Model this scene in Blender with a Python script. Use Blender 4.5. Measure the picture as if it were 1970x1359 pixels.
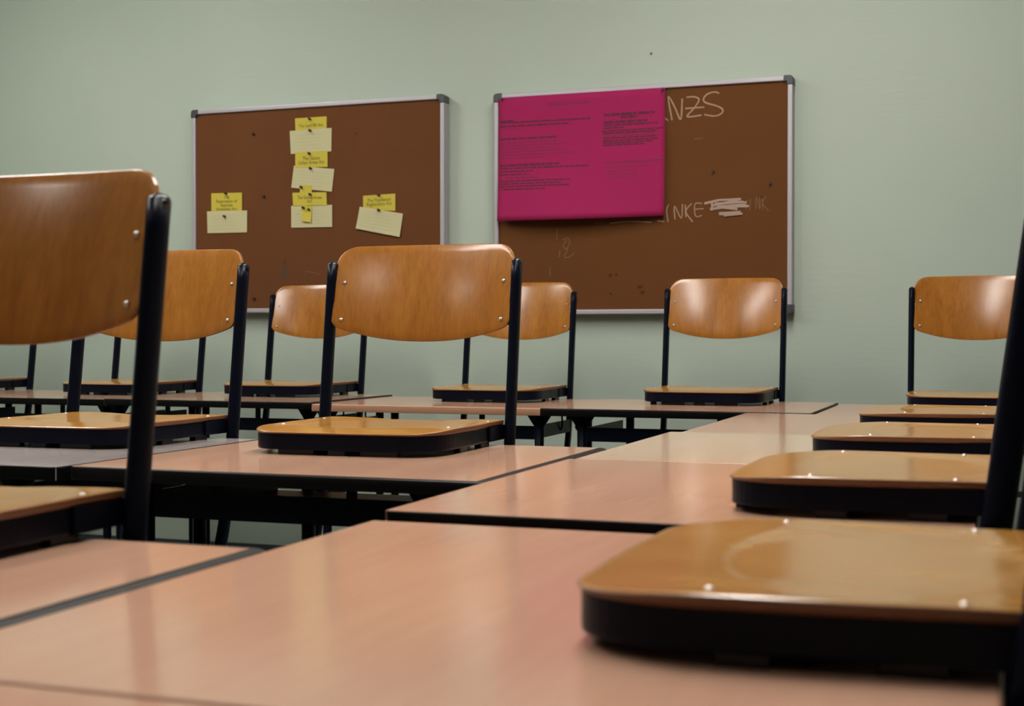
import bpy, bmesh, math, random
from mathutils import Vector, Matrix

for o in list(bpy.data.objects):
    bpy.data.objects.remove(o, do_unlink=True)
random.seed(7)
SC = bpy.context.scene
COL = SC.collection
R = math.radians

# ------------------------------------------------------------------ camera
cam = bpy.data.cameras.new('camera')
cam.sensor_width = 36.0
cam.lens = 2640.0 / 1970.0 * 36.0
cam.clip_start = 0.02
cam.dof.use_dof = True
cam.dof.focus_distance = 3.3
cam.dof.aperture_fstop = 7.0
camo = bpy.data.objects.new('camera', cam)
camo.location = (0, 0, 0.9775)
camo.rotation_euler = (R(90 - 0.662), 0, R(19.694))
COL.objects.link(camo)
SC.camera = camo

# ------------------------------------------------------------------ world, exposure
w = bpy.data.worlds.new('world')
SC.world = w
w.use_nodes = True
w.node_tree.nodes['Background'].inputs[0].default_value = (0.55, 0.6, 0.62, 1)
w.node_tree.nodes['Background'].inputs[1].default_value = 0.4
SC.view_settings.view_transform = 'Standard'
SC.view_settings.look = 'None'
SC.view_settings.gamma = 1.0
SC.view_settings.use_curve_mapping = False
SC.view_settings.exposure = 0.0

LAMP_POWER = 48.0
LAMP_COLOR = (1.0, 0.955, 0.90)
LAMPS = [(-3.6, 3.45, 0.72), (-2.6, 1.75, 0.78), (-3.3, -0.3, 0.12), (-0.65, 3.45, 0.72), (-0.6, 1.75, 0.78), (-1.5, -0.3, 0.12)]

TZ = 0.76                   # height of the table tops
WY = 5.23                   # face of the back wall
BY = 5.185                  # face of the pinboards
CEIL = 3.05

# ------------------------------------------------------------------ materials
def new_mat(name):
    m = bpy.data.materials.new(name); m.use_nodes = True
    nt = m.node_tree
    return m, nt, nt.nodes['Principled BSDF']

def lk(nt, a, b): nt.links.new(a, b)

def plain(name, col, rough=0.5, metal=0.0, spec=0.5, coat=0.0, bump=0.0, bscale=300):
    m, nt, b = new_mat(name)
    b.inputs['Base Color'].default_value = (*col, 1)
    b.inputs['Roughness'].default_value = rough
    b.inputs['Metallic'].default_value = metal
    b.inputs['Specular IOR Level'].default_value = spec
    b.inputs['Coat Weight'].default_value = coat
    if bump:
        tc = nt.nodes.new('ShaderNodeTexCoord')
        n = nt.nodes.new('ShaderNodeTexNoise'); n.inputs['Scale'].default_value = bscale
        bp = nt.nodes.new('ShaderNodeBump'); bp.inputs['Strength'].default_value = bump
        bp.inputs['Distance'].default_value = 0.001
        lk(nt, tc.outputs['Object'], n.inputs['Vector'])
        lk(nt, n.outputs['Fac'], bp.inputs['Height']); lk(nt, bp.outputs['Normal'], b.inputs['Normal'])
    return m

def grain(name, stops, scale, rough=(0.25, 0.35), fine=60.0, coat=0.0, coat_rough=0.1, warp=0.6, spec=0.5, amp=0.5):
    """streaky wood: noise stretched along one axis, offset per object"""
    m, nt, b = new_mat(name)
    N = nt.nodes
    tc = N.new('ShaderNodeTexCoord'); oi = N.new('ShaderNodeObjectInfo')
    mul = N.new('ShaderNodeVectorMath'); mul.operation = 'SCALE'
    comb = N.new('ShaderNodeCombineXYZ')
    for i in range(3): lk(nt, oi.outputs['Random'], comb.inputs[i])
    lk(nt, comb.outputs[0], mul.inputs[0]); mul.inputs['Scale'].default_value = 37.0
    add = N.new('ShaderNodeVectorMath'); add.operation = 'ADD'
    lk(nt, tc.outputs['Object'], add.inputs[0]); lk(nt, mul.outputs[0], add.inputs[1])
    mp = N.new('ShaderNodeMapping'); mp.inputs['Scale'].default_value = scale
    lk(nt, add.outputs[0], mp.inputs['Vector'])
    n1 = N.new('ShaderNodeTexNoise'); n1.inputs['Scale'].default_value = 1.0; n1.inputs['Detail'].default_value = 3; n1.inputs['Distortion'].default_value = warp
    n2 = N.new('ShaderNodeTexNoise'); n2.inputs['Scale'].default_value = fine / 10.0; n2.inputs['Detail'].default_value = 5
    lk(nt, mp.outputs[0], n1.inputs['Vector']); lk(nt, mp.outputs[0], n2.inputs['Vector'])
    mx = N.new('ShaderNodeMix'); mx.data_type = 'FLOAT'; mx.inputs[0].default_value = 0.4
    lk(nt, n1.outputs['Fac'], mx.inputs[2]); lk(nt, n2.outputs['Fac'], mx.inputs[3])
    cr = N.new('ShaderNodeValToRGB'); e = cr.color_ramp.elements
    e[0].position = 0.5 - amp / 2; e[0].color = (*stops[0], 1)
    e[1].position = 0.5 + amp / 2; e[1].color = (*stops[-1], 1)
    if len(stops) == 3:
        k = e.new(0.5); k.color = (*stops[1], 1)
    lk(nt, mx.outputs[0], cr.inputs[0]); lk(nt, cr.outputs[0], b.inputs['Base Color'])
    mr = N.new('ShaderNodeMapRange'); mr.inputs[3].default_value = rough[0]; mr.inputs[4].default_value = rough[1]
    lk(nt, n1.outputs['Fac'], mr.inputs[0]); lk(nt, mr.outputs[0], b.inputs['Roughness'])
    b.inputs['Coat Weight'].default_value = coat; b.inputs['Coat Roughness'].default_value = coat_rough
    b.inputs['Specular IOR Level'].default_value = spec
    return m

M = {}
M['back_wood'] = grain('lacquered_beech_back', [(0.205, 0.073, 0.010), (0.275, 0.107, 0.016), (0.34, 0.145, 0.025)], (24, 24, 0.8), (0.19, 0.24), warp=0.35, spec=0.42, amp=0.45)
M['seat_wood'] = grain('lacquered_beech_seat', [(0.31, 0.135, 0.022), (0.37, 0.175, 0.035), (0.43, 0.215, 0.052)], (26, 2.2, 26), (0.14, 0.20), warp=0.6, spec=0.6)
M['ply_edge'] = grain('dark_plywood_edge', [(0.10, 0.035, 0.012), (0.20, 0.08, 0.028)], (6, 6, 260), (0.4, 0.5))
LAMS = {
    'salmon': [(0.45, 0.255, 0.175), (0.50, 0.29, 0.20), (0.545, 0.325, 0.225)],
    'yellow': [(0.51, 0.37, 0.26), (0.55, 0.405, 0.29), (0.58, 0.43, 0.31)],
    'grey': [(0.30, 0.26, 0.25), (0.34, 0.30, 0.29), (0.37, 0.33, 0.32)],
    'brown': [(0.36, 0.22, 0.15), (0.41, 0.26, 0.18), (0.46, 0.30, 0.21)],
}
for k, v in LAMS.items():
    M['lam_' + k] = grain(k + '_laminate', v, (9, 0.8, 9), (0.11, 0.16), fine=80, warp=0.3, spec=0.5)
M['wood_edge'] = grain('beech_edge_strip', [(0.34, 0.17, 0.10), (0.42, 0.22, 0.13)], (1.5, 1.5, 60), (0.4, 0.5))
M['black_edge'] = plain('black_rubber_edge', (0.003, 0.0027, 0.003), 0.4, spec=0.15)
M['sheen_edge'] = plain('black_rubber_edge_sheen', (0.007, 0.006, 0.0065), 0.45, spec=0.18)  # black edge again, its sheen put into a lighter base colour
M['black_steel'] = plain('black_powder_coat', (0.0028, 0.0038, 0.0095), 0.30, spec=0.09, bump=0.15, bscale=900)
M['cap'] = plain('black_plastic_cap', (0.004, 0.0045, 0.007), 0.25, spec=0.3)
M['screw'] = plain('bright_zinc_screw', (0.50, 0.47, 0.46), 0.45, metal=1.0)
M['alu'] = plain('anodised_aluminium', (0.42, 0.40, 0.43), 0.45, metal=0.35)
M['corner'] = plain('grey_plastic_corner', (0.045, 0.047, 0.058), 0.4)
M['note_y'] = plain('yellow_paper', (0.50, 0.42, 0.045), 0.8)
M['note_c'] = plain('cream_index_card', (0.50, 0.47, 0.27), 0.8)
M['magenta'] = plain('magenta_poster_paper', (0.31, 0.013, 0.086), 0.85, spec=0.2)
M['ink'] = plain('faded_black_print', (0.095, 0.005, 0.03), 0.8)
M['ink_light'] = plain('pale_purple_print', (0.20, 0.006, 0.055), 0.8)
M['note_ink'] = plain('olive_print', (0.18, 0.15, 0.02), 0.8)
M['card_ink'] = plain('pale_card_print', (0.42, 0.41, 0.25), 0.8)
M['pin'] = plain('dark_push_pin', (0.03, 0.022, 0.02), 0.35)
M['chalk'] = plain('white_chalk', (0.34, 0.225, 0.15), 0.95, spec=0.1)
M['chalk_bright'] = plain('thick_white_chalk', (0.36, 0.26, 0.21), 0.95, spec=0.1)
M['chalk_faint'] = plain('faint_chalk', (0.185, 0.105, 0.055), 0.95, spec=0.1)
M['smudge'] = plain('dark_smudge', (0.075, 0.030, 0.010), 1.0, spec=0.0)
M['ceiling'] = plain('ceiling_paint', (0.60, 0.60, 0.55), 0.9)
M['white'] = plain('white_enamel', (0.75, 0.75, 0.73), 0.5)
M['floor'] = plain('grey_linoleum', (0.10, 0.095, 0.085), 0.45)

def wall_mat():
    m, nt, b = new_mat('pale_green_wall_paint')
    N = nt.nodes
    tc = N.new('ShaderNodeTexCoord')
    n = N.new('ShaderNodeTexNoise'); n.inputs['Scale'].default_value = 1.3; n.inputs['Detail'].default_value = 3
    lk(nt, tc.outputs['Object'], n.inputs['Vector'])
    cr = N.new('ShaderNodeValToRGB'); e = cr.color_ramp.elements
    e[0].position = 0.35; e[0].color = (0.385, 0.455, 0.385, 1)
    e[1].position = 0.65; e[1].color = (0.40, 0.47, 0.40, 1)
    lk(nt, n.outputs['Fac'], cr.inputs[0]); lk(nt, cr.outputs[0], b.inputs['Base Color'])
    b.inputs['Roughness'].default_value = 0.62
    mp = N.new('ShaderNodeMapping'); mp.inputs['Scale'].default_value = (12, 12, 55)
    lk(nt, tc.outputs['Object'], mp.inputs['Vector'])
    n2 = N.new('ShaderNodeTexNoise'); n2.inputs['Scale'].default_value = 1.0; n2.inputs['Detail'].default_value = 4
    lk(nt, mp.outputs[0], n2.inputs['Vector'])
    bp = N.new('ShaderNodeBump'); bp.inputs['Strength'].default_value = 0.25; bp.inputs['Distance'].default_value = 0.003
    lk(nt, n2.outputs['Fac'], bp.inputs['Height']); lk(nt, bp.outputs['Normal'], b.inputs['Normal'])
    return m
M['wall'] = wall_mat()

def cork_mat(name, c0, c1):
    m, nt, b = new_mat(name)
    N = nt.nodes
    tc = N.new('ShaderNodeTexCoord')
    n = N.new('ShaderNodeTexNoise'); n.inputs['Scale'].default_value = 2.5; n.inputs['Detail'].default_value = 8; n.inputs['Roughness'].default_value = 0.6
    lk(nt, tc.outputs['Object'], n.inputs['Vector'])
    cr = N.new('ShaderNodeValToRGB'); e = cr.color_ramp.elements
    e[0].position = 0.3; e[0].color = (*c0, 1); e[1].position = 0.7; e[1].color = (*c1, 1)
    lk(nt, n.outputs['Fac'], cr.inputs[0]); lk(nt, cr.outputs[0], b.inputs['Base Color'])
    b.inputs['Roughness'].default_value = 0.9; b.inputs['Specular IOR Level'].default_value = 0.12
    n2 = N.new('ShaderNodeTexNoise'); n2.inputs['Scale'].default_value = 350
    lk(nt, tc.outputs['Object'], n2.inputs['Vector'])
    bp = N.new('ShaderNodeBump'); bp.inputs['Strength'].default_value = 0.3; bp.inputs['Distance'].default_value = 0.001
    lk(nt, n2.outputs['Fac'], bp.inputs['Height']); lk(nt, bp.outputs['Normal'], b.inputs['Normal'])
    return m
M['cork_a'] = cork_mat('reddish_cork', (0.120, 0.0455, 0.0165), (0.134, 0.052, 0.019))
M['cork_b'] = cork_mat('brown_cork', (0.112, 0.043, 0.0135), (0.126, 0.049, 0.0155))

def lamp_mat():
    m, nt, b = new_mat('glowing_diffuser')
    b.inputs['Base Color'].default_value = (0.8, 0.8, 0.8, 1)
    b.inputs['Emission Color'].default_value = (*LAMP_COLOR, 1)
    b.inputs['Emission Strength'].default_value = LAMP_POWER
    return m
M['lamp'] = lamp_mat()

# ------------------------------------------------------------------ mesh helpers
class MB:
    """collects vertices and faces; build() links them as ONE mesh object"""
    def __init__(s): s.v = []; s.f = []; s.mi = []; s.sm = []
    def add(s, vs, fs, mi=0, smooth=False):
        n = len(s.v); s.v += [tuple(v) for v in vs]
        for f in fs:
            s.f.append(tuple(i + n for i in f)); s.mi.append(mi); s.sm.append(smooth)
        return s
    def box(s, x0, x1, y0, y1, z0, z1, mi=0):
        vs = [(x, y, z) for x in (x0, x1) for y in (y0, y1) for z in (z0, z1)]
        return s.add(vs, [(0, 1, 3, 2), (4, 6, 7, 5), (0, 4, 5, 1), (2, 3, 7, 6), (0, 2, 6, 4), (1, 5, 7, 3)], mi)
    def rings(s, rings, mi=0, smooth=True, cap0=True, cap1=True, closed=False):
        n = len(rings[0]); vs = [p for r in rings for p in r]; fs = []
        m = len(rings)
        for k in range(m if closed else m - 1):
            a, b = k * n, ((k + 1) % m) * n
            for i in range(n):
                j = (i + 1) % n
                fs.append((a + i, a + j, b + j, b + i))
        s.add(vs, fs, mi, smooth)
        if not closed:
            base = len(s.v) - len(vs)
            if cap0: s.f.append(tuple(base + i for i in reversed(range(n)))); s.mi.append(mi); s.sm.append(False)
            if cap1: s.f.append(tuple(base + (m - 1) * n + i for i in range(n))); s.mi.append(mi); s.sm.append(False)
        return s
    def tube(s, path, ra, rb=None, side=(1, 0, 0), n=12, mi=0, power=1.0):
        """sweep an oval (ra along side, rb along the in-plane normal)"""
        rb = rb or ra; side = Vector(side); P = [Vector(p) for p in path]; rr = []
        for i, p in enumerate(P):
            t = (P[min(i + 1, len(P) - 1)] - P[max(i - 1, 0)]).normalized()
            sd = (side - t * side.dot(t)).normalized(); nm = t.cross(sd)
            ring = []
            for k in range(n):
                a = 2 * math.pi * k / n; c, d = math.cos(a), math.sin(a)
                c = math.copysign(abs(c) ** power, c); d = math.copysign(abs(d) ** power, d)
                ring.append(p + sd * (ra * c) + nm * (rb * d))
            rr.append(ring)
        return s.rings(rr, mi)
    def dome(s, c, r, h, axis=(0, -1, 0), n=10, mi=0):
        ax = Vector(axis).normalized(); u = ax.orthogonal().normalized(); v = ax.cross(u); c = Vector(c)
        rr = []
        for k in range(4):
            a = k * math.pi / 2 / 3.3
            rr.append([c + ax * (h * math.sin(a)) + (u * math.cos(2 * math.pi * i / n) + v * math.sin(2 * math.pi * i / n)) * (r * math.cos(a)) for i in range(n)])
        return s.rings(rr, mi)
    def build(s, name, mats, parent=None, bevel=0, seg=2, label=None):
        me = bpy.data.meshes.new(name); me.from_pydata(s.v, [], s.f)
        for m in (mats if isinstance(mats, (list, tuple)) else [mats]): me.materials.append(m)
        for p, mi, sm in zip(me.polygons, s.mi, s.sm): p.material_index = mi; p.use_smooth = sm
        bm = bmesh.new(); bm.from_mesh(me); bmesh.ops.recalc_face_normals(bm, faces=bm.faces); bm.to_mesh(me); bm.free()
        me.update()
        o = bpy.data.objects.new(name, me); COL.objects.link(o)
        if parent: o.parent = parent
        if bevel:
            b = o.modifiers.new('bevel', 'BEVEL'); b.width = bevel; b.segments = seg; b.limit_method = 'ANGLE'; b.angle_limit = R(40)
            b.harden_normals = False
        if label: o['label'] = label
        return o

def thing(name, label, cat, loc=(0, 0, 0), rz=0.0, group=None):
    o = bpy.data.objects.new(name, None); o.empty_display_size = 0.1
    COL.objects.link(o); o.location = loc; o.rotation_euler = (0, 0, rz)
    o['label'] = label; o['category'] = cat
    if group: o['group'] = group
    return o

def dup(root, loc, rz, label, group=None):
    r = root.copy(); COL.objects.link(r); r.location = loc; r.rotation_euler = (0, 0, rz); r['label'] = label
    if group: r['group'] = group
    for ch in [c for c in SC.objects if c.parent == root]:
        c = ch.copy(); COL.objects.link(c); c.parent = r
        for g in [d for d in SC.objects if d.parent == ch]:
            d = g.copy(); COL.objects.link(d); d.parent = c
    return r

def struct(name, mb, mat, parent=None):
    o = mb.build(name, mat, parent)
    if not parent: o['kind'] = 'structure'
    return o

# ------------------------------------------------------------------ room shell
X0, X1, Y0 = -5.4, 3.2, -3.2
struct('floor', MB().box(X0, X1, Y0, WY, -0.06, 0), M['floor'])
struct('ceiling', MB().box(X0, X1, Y0, WY, CEIL, CEIL + 0.08), M['ceiling'])
struct('wall_back', MB().box(X0 - 0.1, X1 + 0.1, WY, WY + 0.12, 0, CEIL), M['wall'])
struct('wall_left', MB().box(X0 - 0.12, X0, Y0, WY, 0, CEIL), M['wall'])
struct('wall_right', MB().box(X1, X1 + 0.12, Y0, WY, 0, CEIL), M['wall'])
struct('wall_front', MB().box(X0 - 0.1, X1 + 0.1, Y0 - 0.12, Y0, 0, CEIL), M['wall'])
struct('baseboard_back', MB().box(X0, X1, WY - 0.015, WY, 0, 0.08), M['corner'])

# unseen dark green board added behind the camera for its effect on reflections
cb = thing('added_chalkboard', 'long dark green board, unseen, added on the front wall for its reflections', 'added_chalkboard', (-1.2, Y0 + 0.03, 0.9))
MB().box(-2.0, 2.0, -0.029, -0.005, 0, 1.25).build('board_panel', plain('dark_green_slate', (0.02, 0.045, 0.03), 0.6), cb)
for a in ((-2.03, -2.0, -0.03, 1.28), (2.0, 2.03, -0.03, 1.28), (-2.0, 2.0, -0.03, 0), (-2.0, 2.0, 1.25, 1.28)):
    MB().box(a[0], a[1], -0.029, 0.005, a[2], a[3]).build('frame_rail', M['alu'], cb)
MB().box(-2.0, 2.0, 0.005, 0.07, -0.03, -0.02).build('chalk_ledge', M['alu'], cb)

# ------------------------------------------------------------------ ceiling lamps
def lamp(x, y, L, label):
    t = thing('ceiling_lamp', label, 'lamp', (x, y, CEIL), 0, 'ceiling lamps')
    h = MB().box(-0.11, 0.11, -L, L, -0.05, 0)
    h.build('housing', M['white'], t)
    MB().box(-0.095, 0.095, -L + 0.02, L - 0.02, -0.075, -0.0505).build('diffuser', M['lamp'], t)
lr = ['nearest the pinboards', 'in the middle', 'farthest from the pinboards']
for i, (x, y, L) in enumerate(LAMPS):
    lamp(x, y, L, '%s ceiling lamp of the %s row, %s' % ('long' if L > 0.5 else 'short', 'left' if i < 3 else 'right', lr[i % 3]))

# ------------------------------------------------------------------ pinboards
def ribbon(mb, pts, wd, y, jitter=0.0):
    """flat chalk stroke of width wd through (x, z) points, lying at depth y"""
    P = []
    if len(pts) > 2:      # Catmull-Rom smoothing
        Q = [pts[0]] + list(pts) + [pts[-1]]
        for i in range(1, len(Q) - 2):
            for k in range(4):
                t = k / 4
                P.append(tuple(0.5 * ((2 * Q[i][j]) + (-Q[i-1][j] + Q[i+1][j]) * t + (2 * Q[i-1][j] - 5 * Q[i][j] + 4 * Q[i+1][j] - Q[i+2][j]) * t * t + (-Q[i-1][j] + 3 * Q[i][j] - 3 * Q[i+1][j] + Q[i+2][j]) * t ** 3) for j in (0, 1)))
        P.append(tuple(pts[-1]))
    else:
        P = list(pts)
    vs = []; fs = []
    for i, p in enumerate(P):
        a = P[max(i - 1, 0)]; b = P[min(i + 1, len(P) - 1)]
        dx, dz = b[0] - a[0], b[1] - a[1]; L = math.hypot(dx, dz) or 1
        h = wd / 2 * (1 + random.uniform(-jitter, jitter))
        vs += [(p[0] - dz / L * h, y, p[1] + dx / L * h), (p[0] + dz / L * h, y, p[1] - dx / L * h)]
    for i in range(len(P) - 1): fs.append((2 * i, 2 * i + 1, 2 * i + 3, 2 * i + 2))
    mb.add(vs, fs)

def pinboard(x0, x1, z0, z1, cork, label):
    cx, cz = (x0 + x1) / 2, z0
    t = thing('pinboard', label, 'pinboard', (cx, BY, cz))
    wd, h = (x1 - x0) / 2, z1 - z0; f = 0.019
    MB().box(-wd + 0.01, wd - 0.01, 0.0, WY - BY - 0.004, 0.01, h - 0.01).build('cork_panel', cork, t)
    fd, bk = -0.010, WY - BY - 0.001
    for a in ((-wd, -wd + f, 0.03, h - 0.03), (wd - f, wd, 0.03, h - 0.03), (-wd + 0.03, wd - 0.03, 0, f), (-wd + 0.03, wd - 0.03, h - f, h)):
        MB().box(a[0], a[1], fd, bk, a[2], a[3]).build('frame_rail', M['alu'], t, bevel=0.004, seg=3)
    for sx in (-1, 1):
        for sz in (0, 1):
            # L-shaped rounded plastic corner
            L = []; r = 0.014; s_ = 0.034; q = 0.022
            for k in range(6):
                a = math.pi / 2 * k / 5
                L.append((-(wd + 0.002) + r - r * math.cos(a), (h + 0.002) - r + r * math.sin(a)))
            L += [(-wd + s_, h + 0.002), (-wd + s_, h - q), (-wd + q, h - q), (-wd + q, h - s_), (-wd - 0.002, h - s_)]
            if sx > 0: L = [(-p[0], p[1]) for p in L]
            if sz == 0: L = [(p[0], h - p[1]) for p in L]
            MB().rings([[(p[0], fd - 0.003, p[1]) for p in L], [(p[0], bk, p[1]) for p in L]], smooth=False).build('frame_corner', M['corner'], t, bevel=0.003)
    return t, cx, cz

BLX = (-3.338, -2.146); BLZ = (1.082, 1.967)
BRX = (-1.930, -0.742); BRZ = (1.067, 1.954)
bl, blx, blz = pinboard(*BLX, *BLZ, M['cork_a'], 'left cork pinboard with yellow notes, metal frame on green wall')
br, brx, brz = pinboard(*BRX, *BRZ, M['cork_b'], 'right cork pinboard with chalk writing beside the magenta poster')

INKS = {
'NZS': [[(-1.2297,1.822),(-1.2175,1.8112)],[(-1.2018,1.8117),(-1.2163,1.8896),(-1.2131,1.9013),(-1.1892,1.8572),(-1.1681,1.8129),(-1.1624,1.893)],[(-1.1458,1.8965),(-1.1169,1.8969),(-1.0968,1.8848),(-1.1168,1.8531),(-1.1413,1.8282),(-1.1346,1.8212),(-1.0879,1.8253)],[(-1.1502,1.8541),(-1.0768,1.8553)],[(-1.0196,1.9043),(-1.0372,1.9105),(-1.0637,1.9047),(-1.0791,1.8882),(-1.0724,1.8725),(-1.0283,1.8569),(-1.0063,1.8426),(-1.0107,1.8276),(-1.037,1.819),(-1.0768,1.8269)]],
'INKE': [[(-1.2148,1.4881),(-1.2229,1.4663),(-1.217,1.4219)],[(-1.19,1.43),(-1.1923,1.483),(-1.1653,1.4337),(-1.1609,1.4885)],[(-1.1497,1.486),(-1.1474,1.4375)],[(-1.1251,1.4896),(-1.1474,1.4595),(-1.1206,1.4192)],[(-1.0851,1.4883),(-1.1118,1.4869),(-1.1095,1.4408),(-1.085,1.4432)],[(-1.1108,1.4672),(-1.0784,1.4683)]],
'SCR': [[(-1.0762,1.488),(-1.0189,1.4992),(-0.9358,1.5007),(-1.0453,1.4782),(-0.914,1.487)],[(-1.0541,1.4654),(-0.927,1.4787),(-0.9053,1.4715),(-1.0276,1.4733),(-0.9488,1.4621),(-1.0365,1.4845),(-0.927,1.4896)],[(-1.0188,1.4447),(-0.9291,1.4441),(-1.0012,1.4398),(-0.9357,1.4508),(-1.0188,1.449)],[(-1.0453,1.4957),(-1.0452,1.4586)]],
'SINK': [[(-0.9075,1.4954),(-0.9248,1.4787),(-0.914,1.461)],[(-0.8989,1.4994),(-0.9031,1.4563)],[(-0.8793,1.4599),(-0.8773,1.5074),(-0.8642,1.4594),(-0.8656,1.5048)],[(-0.8557,1.5023),(-0.8543,1.4548)],[(-0.8415,1.5061),(-0.8543,1.4807),(-0.8311,1.4519)]],
'UNDER': [[(-1.4501,1.4228),(-1.364,1.4278),(-1.2819,1.4218)],[(-1.26,1.4273),(-1.2319,1.4228)]],
'FAINT': [[(-1.5112,1.4233),(-1.4983,1.4279),(-1.479,1.4242),(-1.4661,1.4257)],[(-1.6645,1.4119),(-1.6677,1.365)],[(-1.6414,1.3612),(-1.6217,1.3689),(-1.6139,1.348),(-1.6283,1.3277),(-1.6414,1.3405),(-1.625,1.3608)],[(-1.6348,1.3254),(-1.6217,1.3251),(-1.6361,1.2954),(-1.6152,1.2937),(-1.5956,1.3102)],[(-1.6546,1.3208),(-1.6559,1.2945)],[(-1.6941,1.2557),(-1.6954,1.2211)],[(-1.1166,1.7348),(-1.0811,1.7375)]],
'LFIG': [[(-2.8821,1.2937),(-2.8908,1.2785),(-2.8735,1.2629),(-2.8952,1.2541),(-2.8805,1.2439),(-2.8995,1.2342),(-2.8624,1.2306)]],
'LLINE': [[(-2.7875,1.2577),(-2.7491,1.2517),(-2.7151,1.2406)]]}
def chalk(key, idx, board, bx, bz, wd, mat, name, label=None, stuff=False):
    mb = MB()
    for i, st in enumerate(INKS[key]):
        if idx is None or i in idx:
            if stuff:       # scribble: straight passes, each laid over the last
                for q in range(len(st) - 1):
                    ribbon(mb, [(p[0] - bx, p[1] - bz) for p in st[q:q + 2]], wd, -0.0006 - 0.0003 * (q + 6 * i), 0.15)
            else:
                ribbon(mb, [(p[0] - bx, p[1] - bz) for p in st], wd, -0.0008 - 0.00012 * i, 0.15)
    o = mb.build(name, mat, board, label=label)
    if stuff: o['kind'] = 'stuff'
for idx, lb in (((0,), 'foot of a chalk letter A beside the poster'), ((1,), 'chalk letter N of NZS'), ((2, 3), 'chalk letter Z with a crossbar'), ((4,), 'chalk letter S')):
    chalk('NZS', idx, br, brx, brz, 0.0062, M['chalk'], 'chalk_letter', lb)
for idx, lb in (((0,), 'chalk letter I of INKE'), ((1,), 'chalk letter N of INKE'), ((2, 3), 'chalk letter K'), ((4, 5), 'chalk letter E')):
    chalk('INKE', idx, br, brx, brz, 0.0045, M['chalk'], 'chalk_letter', lb)
chalk('SCR', None, br, brx, brz, 0.0085, M['chalk_bright'], 'chalk_scribble', 'thick chalk scribble crossing out a word', True)
for idx, lb in (((0,), 'faint chalk letter C'), ((1,), 'faint chalk letter I'), ((2,), 'faint chalk letter N'), ((3, 4), 'faint chalk letter K')):
    chalk('SINK', idx, br, brx, brz, 0.0032, M['chalk_faint'], 'chalk_letter', lb)
for i in range(2): chalk('UNDER', (i,), br, brx, brz, 0.0045, M['chalk'], 'chalk_line')
for i in range(7): chalk('FAINT', (i,), br, brx, brz, 0.0035, M['chalk_faint'], 'chalk_mark')
chalk('LFIG', None, bl, blx, blz, 0.0045, M['corner'], 'chalk_mark', 'small grey scribbled figure')
chalk('LLINE', None, bl, blx, blz, 0.003, M['chalk_faint'], 'chalk_mark')

def smudge(board, bx, bz, x, z, r):
    mb = MB(); n = 12; ph = random.random() * 6
    vs = [(x - bx + r * (1 + 0.35 * math.sin(3 * a + ph) + 0.2 * math.sin(5 * a)) * math.cos(a), -0.0005, z - bz + r * (0.8 + 0.25 * math.sin(2 * a + ph)) * math.sin(a)) for a in [2 * math.pi * k / n for k in range(n)]]
    mb.add(vs, [tuple(range(n))]).build('smudge', M['smudge'], board)
for x, z, r in ((-1.447, 1.219, .008), (-1.424, 1.221, .006), (-1.330, 1.172, .010), (-1.318, 1.150, .008), (-0.859, 1.504, .006), (-1.446, 1.148, .006)):
    smudge(br, brx, brz, x, z, r)
for x, z, r in ((-2.547, 1.826, .005), (-2.884, 1.296, .007), (-3.229, 1.359, .005)):
    smudge(bl, blx, blz, x, z, r)

def pin_mesh(mb, x, z, y=0.0):
    mb.tube([(x, y + 0.001, z), (x, y - 0.004, z), (x, y - 0.0045, z)], 0.0052, n=10)
    mb.tube([(x, y - 0.0045, z), (x + 0.001, y - 0.011, z + 0.001)], 0.0034, n=10)
    mb.tube([(x + 0.001, y - 0.011, z + 0.001), (x + 0.001, y - 0.0135, z + 0.001)], 0.0052, n=10)
for x, z, lb in ((-3.034, 1.85, 'dark push pin in the upper left of the left pinboard'),
                 (-2.984, 1.581, 'dark push pin between left and middle notes on left pinboard'),
                 (-3.031, 1.143, 'dark push pin near the bottom edge of left pinboard'),
                 (-1.042, 1.609, 'dark push pin on bare cork right of the magenta poster'),
                 (-0.826, 1.555, 'dark push pin close to right frame rail of right pinboard')):
    mb = MB(); pin_mesh(mb, 0, 0)
    o = mb.build('push_pin', M['pin']); o.location = (x, BY, z); o['label'] = lb; o['category'] = 'push pin'; o['group'] = 'loose push pins'

def text_mesh(body, size, mat, parent, loc, rot, name='print'):
    cu = bpy.data.curves.new('text', 'FONT'); cu.body = body; cu.size = size; cu.align_x = 'CENTER'; cu.align_y = 'CENTER'
    cu.space_line = 0.82; cu.offset = size * 0.012
    o = bpy.data.objects.new('text', cu); COL.objects.link(o)
    dg = bpy.context.evaluated_depsgraph_get()
    me = bpy.data.meshes.new_from_object(o.evaluated_get(dg)); bpy.data.objects.remove(o, do_unlink=True)
    me.materials.clear(); me.materials.append(mat)
    for v in me.vertices:
        x, z = v.co.x * 0.86, v.co.y
        v.co = Vector((x * math.cos(rot) - z * math.sin(rot), 0, x * math.sin(rot) + z * math.cos(rot)))
    me.name = name
    n = bpy.data.objects.new(name, me); COL.objects.link(n); n.parent = parent; n.location = loc; n['kind'] = 'stuff'
    return n

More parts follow.
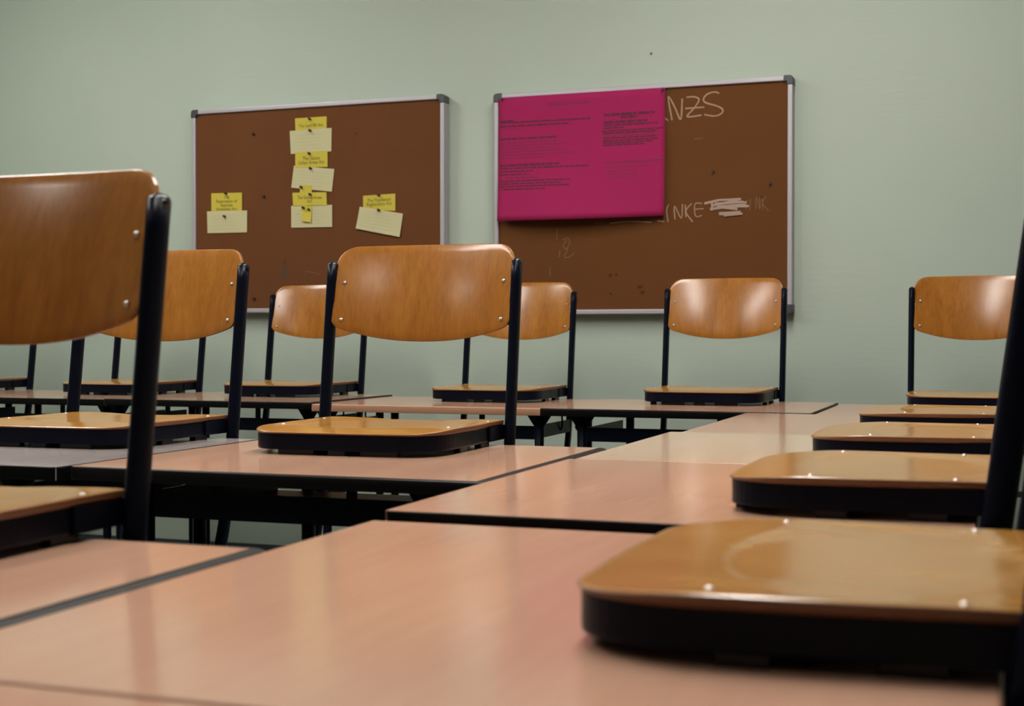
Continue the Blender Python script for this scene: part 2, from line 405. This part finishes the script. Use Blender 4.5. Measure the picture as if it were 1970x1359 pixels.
def note(quad, mat, y, pinpos, label, cat, group, text=None, lines=0, curl=0.0):
    """a paper slip given by its four corners (tl, tr, br, bl) on the board, gently lifted at its foot"""
    cx = sum(p[0] for p in quad) / 4; cz = sum(p[1] for p in quad) / 4
    q = [(p[0] - cx, p[1] - cz) for p in quad]; n = 6
    P = lambda u, v: ((q[0][0] * (1-u) + q[1][0] * u) * (1-v) + (q[3][0] * (1-u) + q[2][0] * u) * v,
                      (q[0][1] * (1-u) + q[1][1] * u) * (1-v) + (q[3][1] * (1-u) + q[2][1] * u) * v)
    Yf = lambda u, v: -curl * v * v
    t = thing('paper_note', label, cat, (cx, BY - y, cz), 0, group)
    vs = []; fs = []
    for side in (0, 1):
        for i in range(n + 1):
            for j in range(n + 1):
                a = P(i / n, j / n); vs.append((a[0], Yf(i / n, j / n) + 0.0004 * side, a[1]))
    k = (n + 1) ** 2
    for i in range(n):
        for j in range(n):
            a = i * (n + 1) + j; b = a + n + 1
            fs += [(a, b, b + 1, a + 1), (k + a, k + a + 1, k + b + 1, k + b)]
    rim = [i * (n + 1) for i in range(n + 1)] + [n * (n + 1) + j for j in range(1, n + 1)] + [i * (n + 1) + n for i in range(n - 1, -1, -1)] + [j for j in range(n - 1, 0, -1)]
    for a, b in zip(rim, rim[1:] + rim[:1]): fs.append((a, b, k + b, k + a))
    MB().add(vs, fs).build('sheet', mat, t)
    rot = math.atan2(quad[1][1] - quad[0][1], quad[1][0] - quad[0][0])
    if text:
        text_mesh(text[0], text[1], M['note_ink'], t, (0, -0.0006 - curl * 0.6, text[2] if len(text) > 2 else 0.0), rot)
    if lines:
        mb = MB()
        for i in range(lines):
            v = 0.22 + 0.6 * i / max(lines - 1, 1)
            a, b = P(0.10, v), P(random.uniform(0.7, 0.92), v)
            ribbon(mb, [a, b], 0.0016, -0.0007 - curl * v * v - 0.0006 * curl / 0.01 if curl else -0.0007)
        mb.build('handwriting', M['card_ink'], t)['kind'] = 'stuff'
    mb = MB(); pin_mesh(mb, pinpos[0] - cx, pinpos[1] - cz, -0.0006); mb.build('push_pin', M['pin'], t)
    return t

GH, GC = 'yellow heading slips on the left pinboard', 'cream index cards on the left pinboard'
note([(-2.833,1.906),(-2.683,1.907),(-2.683,1.853),(-2.831,1.855)], M['note_y'], .0030, (-2.761,1.899), 'top yellow heading slip of the middle column, one printed line', 'paper slip', GH, ('The Land Bill Act', .019, -.008))
note([(-2.858,1.854),(-2.659,1.857),(-2.661,1.759),(-2.853,1.756)], M['note_c'], .0036, (-2.759,1.850), 'topmost cream index card of the middle column', 'index card', GC, lines=5)
note([(-2.831,1.762),(-2.678,1.762),(-2.678,1.694),(-2.831,1.696)], M['note_y'], .0048, (-2.762,1.753), 'second yellow heading slip of the middle column, two printed lines', 'paper slip', GH, ('The Native\nUrban Areas Act', .021, -.004))
note([(-2.838,1.706),(-2.647,1.684),(-2.659,1.589),(-2.851,1.613)], M['note_c'], .0040, (-2.757,1.690), 'middle cream index card of the middle column, tilted clockwise', 'index card', GC, lines=5)
note([(-2.809,1.621),(-2.752,1.619),(-2.752,1.582),(-2.809,1.584)], M['note_y'], .0056, (-2.800,1.612), 'tiny yellow slip on the foot of the tilted middle card', 'paper slip', 'tiny yellow slips')
note([(-2.844,1.591),(-2.683,1.588),(-2.681,1.533),(-2.841,1.535)], M['note_y'], .0066, (-2.757,1.580), 'lowest yellow heading slip of the middle column', 'paper slip', GH, ('The Group Areas\nAct', .019, -.002))
note([(-2.851,1.536),(-2.657,1.534),(-2.657,1.441),(-2.851,1.443)], M['note_c'], .0044, (-2.764,1.516), 'lowest cream index card of the middle column', 'index card', GC, lines=5)
note([(-2.801,1.535),(-2.750,1.531),(-2.755,1.463),(-2.797,1.469)], M['note_y'], .0064, (-2.790,1.525), 'small narrow yellow slip pinned over the lowest middle card', 'paper slip', 'tiny yellow slips', curl=.006)
note([(-3.243,1.603),(-3.091,1.601),(-3.091,1.520),(-3.243,1.521)], M['note_y'], .0030, (-3.168,1.599), 'yellow four-line heading slip at the left of the board', 'paper slip', GH, ('The\nReservation of\nSeparate\nAmenities Act', .0205, -.004))
note([(-3.264,1.525),(-3.065,1.523),(-3.066,1.429),(-3.262,1.430)], M['note_c'], .0040, (-3.174,1.500), 'cream index card at the left under the four-line slip', 'index card', GC, lines=5)
note([(-2.514,1.567),(-2.367,1.571),(-2.367,1.500),(-2.514,1.508)], M['note_y'], .0030, (-2.440,1.566), 'yellow heading slip at the right of the left pinboard', 'paper slip', GH, ('The Population\nRegistration Act', .0205, .002))
note([(-2.529,1.522),(-2.332,1.487),(-2.346,1.391),(-2.546,1.431)], M['note_c'], .0042, (-2.440,1.504), 'cream index card at the right, tilted clockwise, hanging askew', 'index card', GC, lines=5, curl=.004)

# magenta poster: pinned along its top, belly curling off the board
def poster():
    x0, x1, zt0, zt1, zb0, zb1 = -1.908, -1.227, 1.936, 1.937, 1.442, 1.444
    cx, cz = (x0 + x1) / 2, 1.69
    t = thing('poster', 'large magenta paper poster with faded print on the right pinboard', 'poster', (cx, BY, cz))
    nu, nv = 28, 20
    def S(u, v, off=0.0):
        x = x0 + (x1 - x0) * u
        sag = 0.0
        z = (zt0 + (zt1 - zt0) * u) * (1 - v) + (zb0 + (zb1 - zb0) * u - 0.004 * math.sin(math.pi * u)) * v
        y = -0.0115 - 0.050 * v ** 2.2 * (0.25 + 0.75 * math.sin(math.pi * min(1, 0.08 + u * 0.92)) ** 1.1) - 0.003 * math.sin(u * 7) * v - off
        return (x - cx, y, z - cz)
    vs = []; fs = []
    for side in (0, 1):
        for i in range(nu + 1):
            for j in range(nv + 1):
                vs.append(S(i / nu, j / nv, -0.0005 * side))
    k = (nu + 1) * (nv + 1)
    for i in range(nu):
        for j in range(nv):
            a = i * (nv + 1) + j; b = a + nv + 1
            fs += [(a, b, b + 1, a + 1), (k + a, k + a + 1, k + b + 1, k + b)]
    rim = [i * (nv + 1) for i in range(nu + 1)] + [nu * (nv + 1) + j for j in range(1, nv + 1)] + [i * (nv + 1) + nv for i in range(nu - 1, -1, -1)] + [j for j in range(nv - 1, 0, -1)]
    for a, b in zip(rim, rim[1:] + rim[:1]): fs.append((a, b, k + b, k + a))
    MB().add(vs, fs, 0, True).build('sheet', M['magenta'], t)
    def dashes(mb, u0, u1, v, h, gap=0.006):
        """one line of faded print, broken into word-long marks that follow the sheet"""
        u = u0
        while u < u1 - 0.004:
            L = min(random.uniform(0.018, 0.075), u1 - u)
            n = max(2, int(L / 0.012)); ring = []
            for i in range(n + 1):
                uu = u + L * i / n; hh = h * random.uniform(0.75, 1.1)
                ring += [S(uu, v - hh / 2, 0.0008), S(uu, v + hh / 2, 0.0008)]
            mb.add(ring, [(2*i, 2*i+2, 2*i+3, 2*i+1) for i in range(n)])
            u += L + gap
    d, l = MB(), MB()
    dashes(l, .30, .56, .075, .020)
    # left column paragraphs: (u0, u1, v, height, dark)
    for u0, u1, v, h, dk in [(.01,.09,.190,.020,1),(.01,.56,.203,.013,1),(.01,.43,.232,.013,1),(.01,.13,.258,.011,0),
        (.01,.36,.335,.016,1),(.01,.36,.365,.010,0),(.01,.42,.390,.010,0),(.01,.38,.415,.010,0),(.01,.42,.440,.010,0),(.01,.50,.465,.010,0),(.01,.30,.490,.010,0),
        (.01,.38,.550,.020,1),(.01,.56,.575,.012,1),(.01,.22,.600,.012,1),(.01,.20,.625,.012,1),(.01,.26,.650,.012,0),(.01,.45,.678,.012,1),
        (.01,.40,.700,.012,1),(.01,.45,.722,.012,1),(.01,.30,.745,.011,1)]:
        dashes(d if dk else l, u0, u1, v, h)
    for u0, u1, v, h, dk in [(.64,.95,.185,.022,1),(.74,.84,.210,.020,1),(.64,.90,.245,.022,1),(.64,.96,.268,.013,1),(.64,.76,.290,.012,1),(.63,.99,.312,.011,1),
        (.64,.95,.330,.013,1),(.64,.95,.352,.012,0),(.64,.95,.370,.012,1),(.64,.96,.390,.012,1),(.64,.93,.408,.011,1),(.64,.88,.425,.011,1),
        (.65,.99,.560,.015,0),(.66,.90,.600,.010,0),(.66,.84,.630,.010,0),(.67,.84,.655,.010,0),(.67,.82,.680,.010,0)]:
        dashes(d if dk else l, u0, u1, v, h)
    d.build('dark_print', M['ink'], t, label='dark faded print')['kind'] = 'stuff'; l.build('pale_print', M['ink_light'], t, label='pale faded print')['kind'] = 'stuff'
    for px in (-1.896, -1.236):
        mb = MB(); pin_mesh(mb, px - cx, 1.930 - cz, -0.0125); mb.build('push_pin', M['pin'], t)
poster()
o = MB().tube([(0, 0.0, 0), (0, -0.006, 0), (0, -0.007, 0)], 0.004, n=8).build('nail', M['pin'])
o.location = (-1.295, WY, 2.083); o['label'] = 'tiny dark nail in green wall above the right pinboard'; o['category'] = 'nail'

# ------------------------------------------------------------------ tables
def rounded_loop(x0, x1, y0, y1, rims, rc=0.012, n=5):
    """outer and inner loops; rims = (left, right, near, far) edge widths"""
    out, inn, rad = [], [], []
    rl, rr, rn, rf = rims
    corners = [(x1 - rc, y0 + rc, -90, rr, rn, x1 - rr, y0 + rn), (x1 - rc, y1 - rc, 0, rf, rr, x1 - rr, y1 - rf),
               (x0 + rc, y1 - rc, 90, rl, rf, x0 + rl, y1 - rf), (x0 + rc, y0 + rc, 180, rn, rl, x0 + rl, y0 + rn)]
    for cx, cy, a0, rb, ra, ix, iy in corners:
        for k in range(n):
            a = R(a0 + 90 * k / (n - 1))
            out.append((cx + rc * math.cos(a), cy + rc * math.sin(a))); inn.append((ix, iy)); rad.append(min(0.011, max(0.002, ra * (1 - k / (n - 1)) + rb * k / (n - 1))))
    return out, inn, rad

LG = 'classroom tables'
def table(x0, x1, y0, y1, label, lam='salmon', edge='black_edge', rims=(.003, .003, .003, .003), dz=0.0, tray=(-.058, -.100), inset=0.12, open_far=True, hooks=True, fulltray=False):
    t = thing('school_table', label, 'table', ((x0 + x1) / 2, (y0 + y1) / 2, 0), 0, LG)
    a, b = (x1 - x0) / 2, (y1 - y0) / 2; H = TZ + dz; T = 0.023
    out, inn, rad = rounded_loop(-a, a, -b, b, rims)
    ix0, ix1, iy0, iy1 = -a + rims[0], a - rims[1], -b + rims[2], b - rims[3]
    MB().box(ix0, ix1, iy0, iy1, H - T, H).build('tabletop', M['lam_' + lam], t)
    rr = []
    rr.append([(p[0], p[1], H) for p in inn])
    for ph in (22, 45, 68, 90):
        s_, c_ = math.sin(R(ph)), math.cos(R(ph))
        rr.append([(i[0] + (o_[0] - i[0]) * s_, i[1] + (o_[1] - i[1]) * s_, H - r * (1 - c_)) for o_, i, r in zip(out, inn, rad)])
    rr.append([(p[0], p[1], H - T + 0.0015) for p in out])
    rr.append([(o_[0] + (i[0] - o_[0]) * 0.3, o_[1] + (i[1] - o_[1]) * 0.3, H - T) for o_, i in zip(out, inn)])
    rr.append([(p[0], p[1], H - T) for p in inn])
    mb = MB(); mb.rings(rr, smooth=True, cap0=False, cap1=False)
    mb.build('edge_band', M[edge], t)
    # four round legs with gussets and rubber feet
    ly = b - 0.05; lx = a - inset; r = 0.0145
    for sx in (-1, 1):
        for sy in (-1, 1):
            mb = MB(); mb.tube([(sx * lx, sy * ly, 0.012), (sx * lx, sy * ly, H - T - 0.0005)], r, n=14)
            for d in (-1, 1):   # triangular gusset
                x = sx * lx
                mb.rings([[(x + d * 0.010, sy * ly - 0.002, H - T - 0.045), (x + d * 0.010, sy * ly - 0.002, H - T - 0.0005), (x + d * 0.040, sy * ly - 0.002, H - T - 0.0005)],
                          [(x + d * 0.010, sy * ly + 0.002, H - T - 0.045), (x + d * 0.010, sy * ly + 0.002, H - T - 0.0005), (x + d * 0.040, sy * ly + 0.002, H - T - 0.0005)]], smooth=False)
            leg = mb.build('leg', M['black_steel'], t)
            MB().tube([(sx * lx, sy * ly, 0), (sx * lx, sy * ly, 0.014)], r + 0.003, n=14).build('rubber_foot', M['cap'], leg)
    for sx in (-1, 1):          # low side rail joining the legs of one end
        MB().tube([(sx * lx, -ly + r, 0.10), (sx * lx, ly - r, 0.10)], 0.011, n=10).build('side_rail', M['black_steel'], t)
    # book tray: sheet metal box, open to the sitter
    z1, z0 = H + tray[0], H + tray[1]; tx = lx - 0.016; ty0, ty1 = -ly + 0.0, (ly - 0.02 if fulltray else ly - 0.16)
    mb = MB(); s_ = 0.002
    mb.box(-tx, tx, ty0, ty1, z0, z0 + s_); mb.box(-tx, tx, ty0, ty0 + s_, z0 + s_, z1)
    mb.box(-tx, -tx + s_, ty0 + s_, ty1, z0 + s_, z1); mb.box(tx - s_, tx, ty0 + s_, ty1, z0 + s_, z1)
    tr_ = mb.build('book_tray', M['black_steel'], t)
    for hx in (-0.5 * tx, 0.5 * tx):
        MB().box(hx - 0.009, hx + 0.009, ty0 + 0.002, ty0 + 0.006, z1 - 0.002, H - T - 0.0005).build('tray_hanger', M['black_steel'], tr_)
    if hooks:
        for sx in (-1, 1):
            hx = sx * (a - 0.045); pts = [(hx, 0, H - T), (hx, 0, H - T - 0.05)]
            for k in range(1, 8):
                an = math.pi * k / 7
                pts.append((hx - 0.016 * (1 - math.cos(an)) * 1.0, 0, H - T - 0.05 - 0.016 * math.sin(an)))
            MB().tube(pts, 0.0032, side=(0, 1, 0), n=8).build('bag_hook', M['black_steel'], t)
    return t

BN = 0.013
CT = (-.041, -.086)
table(-.705, -.008, -.045, .704, 'table at the bottom left corner, its edge just visible', edge='wood_edge', rims=(.003, .003, .003, .006))
table(-.705, .001, .706, 1.478, 'nearest salmon table, filling the foreground under the largest seat', edge='wood_edge')
table(-.712, -.026, 1.520, 2.281, 'second salmon table of the right column, black front edge, slightly raised', dz=.006)
table(-.702, -.020, 2.284, 3.010, 'third table of the right column, pale yellowish top', lam='yellow', edge='wood_edge', dz=.006)
table(-.682, -.014, 3.014, 3.862, 'last salmon table of the right column, touching the back row', edge='wood_edge', dz=.004)
table(-1.490, -.716, .600, 1.262, 'near left salmon table with dark rounded right end', edge='sheen_edge', rims=(.003, BN, .004, .026))
table(-1.484, -.722, 1.925, 2.600, 'middle salmon table under the central chair, dark rounded right end', edge='sheen_edge', rims=(.003, .026, .004, .004), tray=CT)
table(-2.262, -1.489, 1.900, 2.572, 'pale grey table left of the middle salmon table', lam='grey', tray=CT, fulltray=True)
table(-.500, .268, 3.880, 4.565, 'rightmost table of the back row by the wall')
table(-1.312, -.504, 3.905, 4.572, 'black-edged back row table under the right pinboard', rims=(.006, .004, .004, .004), dz=.004)
table(-2.118, -1.316, 3.975, 4.605, 'back row table with a wood-coloured front edge', edge='wood_edge', inset=.035, rims=(.003, .003, .003, .003))
table(-2.940, -2.130, 4.000, 4.650, 'back row table left of the wood-edged one, black edge', lam='brown', inset=.035, rims=(.003, .010, .004, .004), dz=.004)
table(-3.745, -2.946, 4.030, 4.672, 'second table from the left in the back row', lam='brown', inset=.035)
table(-4.560, -3.752, 4.050, 4.690, 'leftmost back row table at the photo edge', lam='brown')

# ------------------------------------------------------------------ chairs (seat rests on the table, frame hangs behind it)
REC = math.tan(R(8.0))
def seat_outline(D, inset=0.0):
    """closed outline, half width about .2; y from +0.010 (rear) to -D (front)"""
    half = [(0.0, 0.004), (0.05, 0.004), (0.10, 0.004), (0.150, 0.008), (0.176, 0.008), (0.187, 0.003), (0.190, -0.012), (0.192, -D * 0.2), (0.196, -D * 0.32), (0.200, -D * 0.45)]
    rx, ry = 0.078, 0.100; cx, cy = 0.203 - rx, -D + ry + 0.003
    for k in range(13):
        a = math.pi / 2 * k / 12
        half.append((cx + rx * math.cos(a) ** 0.85 if k < 12 else cx, cy - ry * math.sin(a) ** 0.85))
    for x in (0.10, 0.075, 0.05, 0.025): half.append((x, -D + 0.003 * (x / 0.125) ** 2))
    half.append((0.0, -D))
    L = half + [(-x, y) for x, y in half[-2:0:-1]]
    if inset:
        cyy = -D / 2; out = []
        n = len(L)
        for i in range(n):
            a, b = L[i - 1], L[(i + 1) % n]; dx, dy = b[0] - a[0], b[1] - a[1]; l = math.hypot(dx, dy)
            nx, ny = dy / l, -dx / l
            if nx * L[i][0] + ny * (L[i][1] - cyy) < 0: nx, ny = -nx, -ny
            out.append((L[i][0] - nx * inset, L[i][1] - ny * inset))
        return out
    return L

def make_chair(D, label, loc, rz, group, kx=1.0, taper=0.0):
    """D seat depth, kx width factor, taper narrows the seat towards its front"""
    t = thing('school_chair', label, 'chair', loc, rz, group)
    ZS0, ZS1 = 0.0395, 0.0485           # underside and top of the plywood seat above the table top
    # --- seat: pressed plywood with a shallow dish
    cyy = -D * 0.50
    def dish(x, y):
        yc = -D * 0.36; ry = (D - 0.088 + yc)      # dish edge 88 mm behind the front
        e = math.hypot(x / 0.178, (y - yc) / ry)
        f = 1 / (1 + math.exp(min(50, (e - 1.0) * 30)))
        d = max(0.0, (-y) - (D - 0.10)) / 0.10      # front zone slopes down to the rounded nose
        return -0.0035 * f - 0.0065 * d ** 1.3 * (1 - 0.4 * f)
    O = seat_outline(D); n = len(O)
    mb = MB()
    ks = [1.0, 0.996] + [1 - 0.0285 * i for i in range(1, 34)]
    rings = []
    edge = seat_outline(D, 0.0025)
    rings.append([(p[0], p[1], ZS0 - 0.0005) for p in edge])
    rings.append([(p[0], p[1], ZS0 + 0.002) for p in O])
    rings.append([(p[0], p[1], ZS1 - 0.0018 + dish(*p)) for p in O])
    for k in ks[1:]:
        r = []
        for p in O:
            x, y = p[0] * k, cyy + (p[1] - cyy) * k
            r.append((x, y, ZS1 + dish(x, y) - (0.0004 if k == ks[1] else 0)))
        rings.append(r)
    vs = [p for r in rings for p in r]; fs = []; mi = []
    for k in range(len(rings) - 1):
        for i in range(n):
            j = (i + 1) % n; fs.append((k * n + i, k * n + j, (k + 1) * n + j, (k + 1) * n + i)); mi.append(1 if k < 3 else 0)
    mb.v = [tuple(v) for v in vs]; mb.f = fs; mb.mi = mi; mb.sm = [k >= 2 * n for k in range(len(fs))]
    c = len(mb.v); mb.v.append((0, cyy, ZS1 + dish(0, cyy)))
    for i in range(n): mb.f.append(((len(rings) - 1) * n + i, (len(rings) - 1) * n + (i + 1) % n, c)); mb.mi.append(0); mb.sm.append(True)
    mb.f.append(tuple(range(n))); mb.mi.append(1); mb.sm.append(False)
    seat = mb.build('seat', [M['seat_wood'], M['ply_edge']], t)
    for sx in (-1, 1):
        for fy in (0.14, 0.66):
            MB().dome((sx * 0.176, -D * fy, ZS1 - 0.0012), 0.0040, 0.0026, (0, 0, 1)).build('screw', M['screw'], seat)
    # --- seat frame: black steel band that follows the seat outline
    A, B = seat_outline(D, 0.003), seat_outline(D, 0.007)
    zt, zb = ZS0 - 0.0008, 0.0095
    mb = MB(); rr = [[(p[0], p[1], zb + 0.003) for p in A], [(p[0], p[1], zt) for p in A], [(p[0], p[1], zt) for p in B], [(p[0], p[1], zb) for p in B], [(p[0] * 0.994, p[1], zb) for p in A]]
    mb.rings(rr, smooth=False, closed=True)
    mb.box(-0.16, 0.16, -D * 0.72, -D * 0.60, 0.018, 0.036); mb.box(-0.16, 0.16, -D * 0.26, -D * 0.16, 0.018, 0.036)
    mb.build('seat_frame', M['black_steel'], t)
    # --- rubber bumpers under the band
    for sx in (-1, 1):
        for (bx, by, lx_, ly_) in ((0.088, -D + 0.017, 0.038, 0.008), (0.188, -D * 0.58, 0.007, 0.018), (0.178, -D * 0.24, 0.007, 0.022)):
            MB().box(sx * bx - lx_, sx * bx + lx_, by - ly_, by + ly_, 0.0, 0.012).build('bumper', M['cap'], t, bevel=0.001)
    MB().box(-0.018, 0.018, -D + 0.006, -D + 0.02, 0.0, 0.012).build('bumper', M['cap'], t, bevel=0.001)
    # --- side frames: flat oval tube from the back, past the seat, down and forward to a floor runner
    for sx in (-1, 1):
        x = sx * 0.2; P = []
        for z in (0.374, 0.34, 0.25, 0.15, 0.08, 0.03): P.append((x, z * REC * 0.95 + 0.0, z))
        P += [(x, 0.000, 0.0), (x, -0.002, -0.05), (x, -0.018, -0.13), (x, -0.040, -0.20), (x, -0.066, -0.27), (x, -0.085, -0.315), (x, -0.105, -0.335), (x, -0.135, -0.342), (x, -0.25, -0.342), (x, -0.36, -0.342)]
        # shift the hanging part clear of the table edge
        sf = MB().tube(P, 0.0100, 0.0175, n=16, power=0.85).build('side_frame', M['black_steel'], t)
        z = 0.374; yb = z * REC * 0.95
        rings = []
        for k in range(5):
            a = k * math.pi / 2 / 4.4
            rings.append([(x + 0.0104 * math.cos(a) * math.cos(q), yb + 0.0180 * math.cos(a) * math.sin(q) + 0.013 * math.sin(a) * REC, z - 0.002 + 0.010 * math.sin(a)) for q in [2 * math.pi * i / 16 for i in range(16)]])
        rings.insert(0, [(x + 0.0104 * math.cos(q), yb - 0.001 + 0.0180 * math.sin(q), z - 0.010) for q in [2 * math.pi * i / 16 for i in range(16)]])
        MB().rings(rings).build('end_cap', M['cap'], sf)
        MB().box(sx * 0.176, sx * 0.1905, -0.090, 0.012, 0.0097, 0.0388).build('seat_bracket', M['black_steel'], t)
    MB().tube([(-0.195, -0.066, -0.27), (0.195, -0.066, -0.27)], 0.010, side=(0, 0, 1), n=10).build('cross_tube', M['black_steel'], t)
    # --- backrest: curved plywood shell between the side frames
    nu, nv = 26, 12; W = 0.1935; TH = 0.0085
    def zt_(x):
        a = abs(x) / W; z = 0.4130 + 0.0035 * (1 - a * a)
        r = 0.040; d = abs(x) - (W - r)
        if d > 0: z -= r - math.sqrt(max(0, r * r - d * d))
        return z
    def zb_(x):
        a = abs(x) / W; z = 0.208 + 0.034 * a ** 2.2
        r = 0.016; d = abs(x) - (W - r)
        if d > 0: z += r - math.sqrt(max(0, r * r - d * d))
        return z
    def back_y(x, z):
        u = x / W; q = max(0.0, z - 0.24)
        return z * REC - 0.015 + 0.031 * (1 - u * u) + 0.05 * q + 0.42 * q * q
    us = [math.sin(math.pi / 2 * (2 * i / nu - 1)) for i in range(nu + 1)]
    def Bp(i, j, back):
        u = us[i]; x = u * W * (1 if abs(u) < 1 else 0.9995)
        z = zb_(x) + (zt_(x) - zb_(x)) * j / nv
        zz = (z - 0.31) / 0.10
        y = back_y(x, z)
        return (x, y + (TH if back else 0), z)
    mb = MB(); vs = []; fs = []; mi = []
    for back in (0, 1):
        for i in range(nu + 1):
            for j in range(nv + 1): vs.append(Bp(i, j, back))
    k = (nu + 1) * (nv + 1)
    for i in range(nu):
        for j in range(nv):
            a = i * (nv + 1) + j; b = a + nv + 1
            fs += [(a, b, b + 1, a + 1), (k + a, k + a + 1, k + b + 1, k + b)]; mi += [0, 0]
    nf = len(fs)
    rim = [i * (nv + 1) for i in range(nu + 1)] + [nu * (nv + 1) + j for j in range(1, nv + 1)] + [i * (nv + 1) + nv for i in range(nu - 1, -1, -1)] + [j for j in range(nv - 1, 0, -1)]
    for a, b in zip(rim, rim[1:] + rim[:1]): fs.append((a, b, k + b, k + a)); mi.append(0)
    mb.v = vs; mb.f = fs; mb.mi = mi; mb.sm = [i < nf for i in range(len(fs))]
    bk = mb.build('backrest', [M['back_wood'], M['ply_edge']], t, bevel=0.0022, seg=2)
    for sx in (-1, 1):
        for z in (0.335, 0.255):
            y = back_y(0.173, z)
            MB().dome((sx * 0.173, y - 0.0002, z), 0.0045, 0.0036, (-sx * 0.28, -1, 0.2)).build('screw', M['screw'], bk)
            MB().box(sx * 0.174, sx * 0.191, y + 0.0088, y + 0.0115, z - 0.012, z + 0.012).build('back_bracket', M['black_steel'], bk)
    for c in [o for o in SC.objects if o.parent == t] + [g for g in SC.objects if g.parent and g.parent.parent == t]:
        seaty = c.name.split('.')[0] in ('seat', 'seat_frame', 'bumper') or (c.parent.name.split('.')[0] == 'seat')
        for v in c.data.vertices:
            v.co.x *= kx * (1 - taper * min(1, max(0, -v.co.y / D)) if seaty else 1)
        c.data.update()
    return t

DR, DC = 0.385, 0.315
GR = 'chairs hung on the tables'
c0 = make_chair(DR, 'central beech chair on the middle table, fully visible between the pinboards', (-1.157, 2.628, TZ), 0.028, GR, 1.045, 0.10)
dup(c0, (-1.116, 1.290, TZ), 0, 'large dark backrest chair cut by the left photo edge', GR)
dup(c0, (-1.786, 2.600, TZ), 0.01, 'chair on the pale grey table, partly behind the dark near-left chair', GR)
c2 = make_chair(DR, 'back row chair under the right corner of the right pinboard', (-0.892, 4.598, TZ + .004), 0, GR, 1.0, 0.05)
dup(c2, (-1.641, 4.632, TZ), 0, 'back row chair half hidden behind the central chair, on its right', GR)
dup(c2, (-2.480, 4.677, TZ + .004), 0, 'back row chair half hidden behind the central chair, on its left', GR)
dup(c2, (-3.200, 4.700, TZ), 0, 'back row chair with its back hidden by the chair on the grey table', GR)
dup(c2, (-4.030, 4.718, TZ), 0, 'leftmost back row chair, only its right side in the photo', GR)
dup(c2, (-0.080, 4.592, TZ), 0, 'rightmost back row chair by the green wall, cut by the dark post', GR)
c1 = make_chair(DC, 'nearest chair of the right column, largest seat in the foreground', (0.022, 1.090, TZ), -math.pi / 2, GR)
dup(c1, (-0.006, 1.822, TZ + .006), -math.pi / 2, 'second chair of the right column, its dark post at the right edge', GR)
dup(c1, (0.0, 2.535, TZ + .006), -math.pi / 2, 'third chair of the right column, seat on the pale yellowish table', GR)
dup(c1, (0.006, 3.300, TZ + .004), -math.pi / 2, 'farthest chair of the right column, seat before the back row', GR)
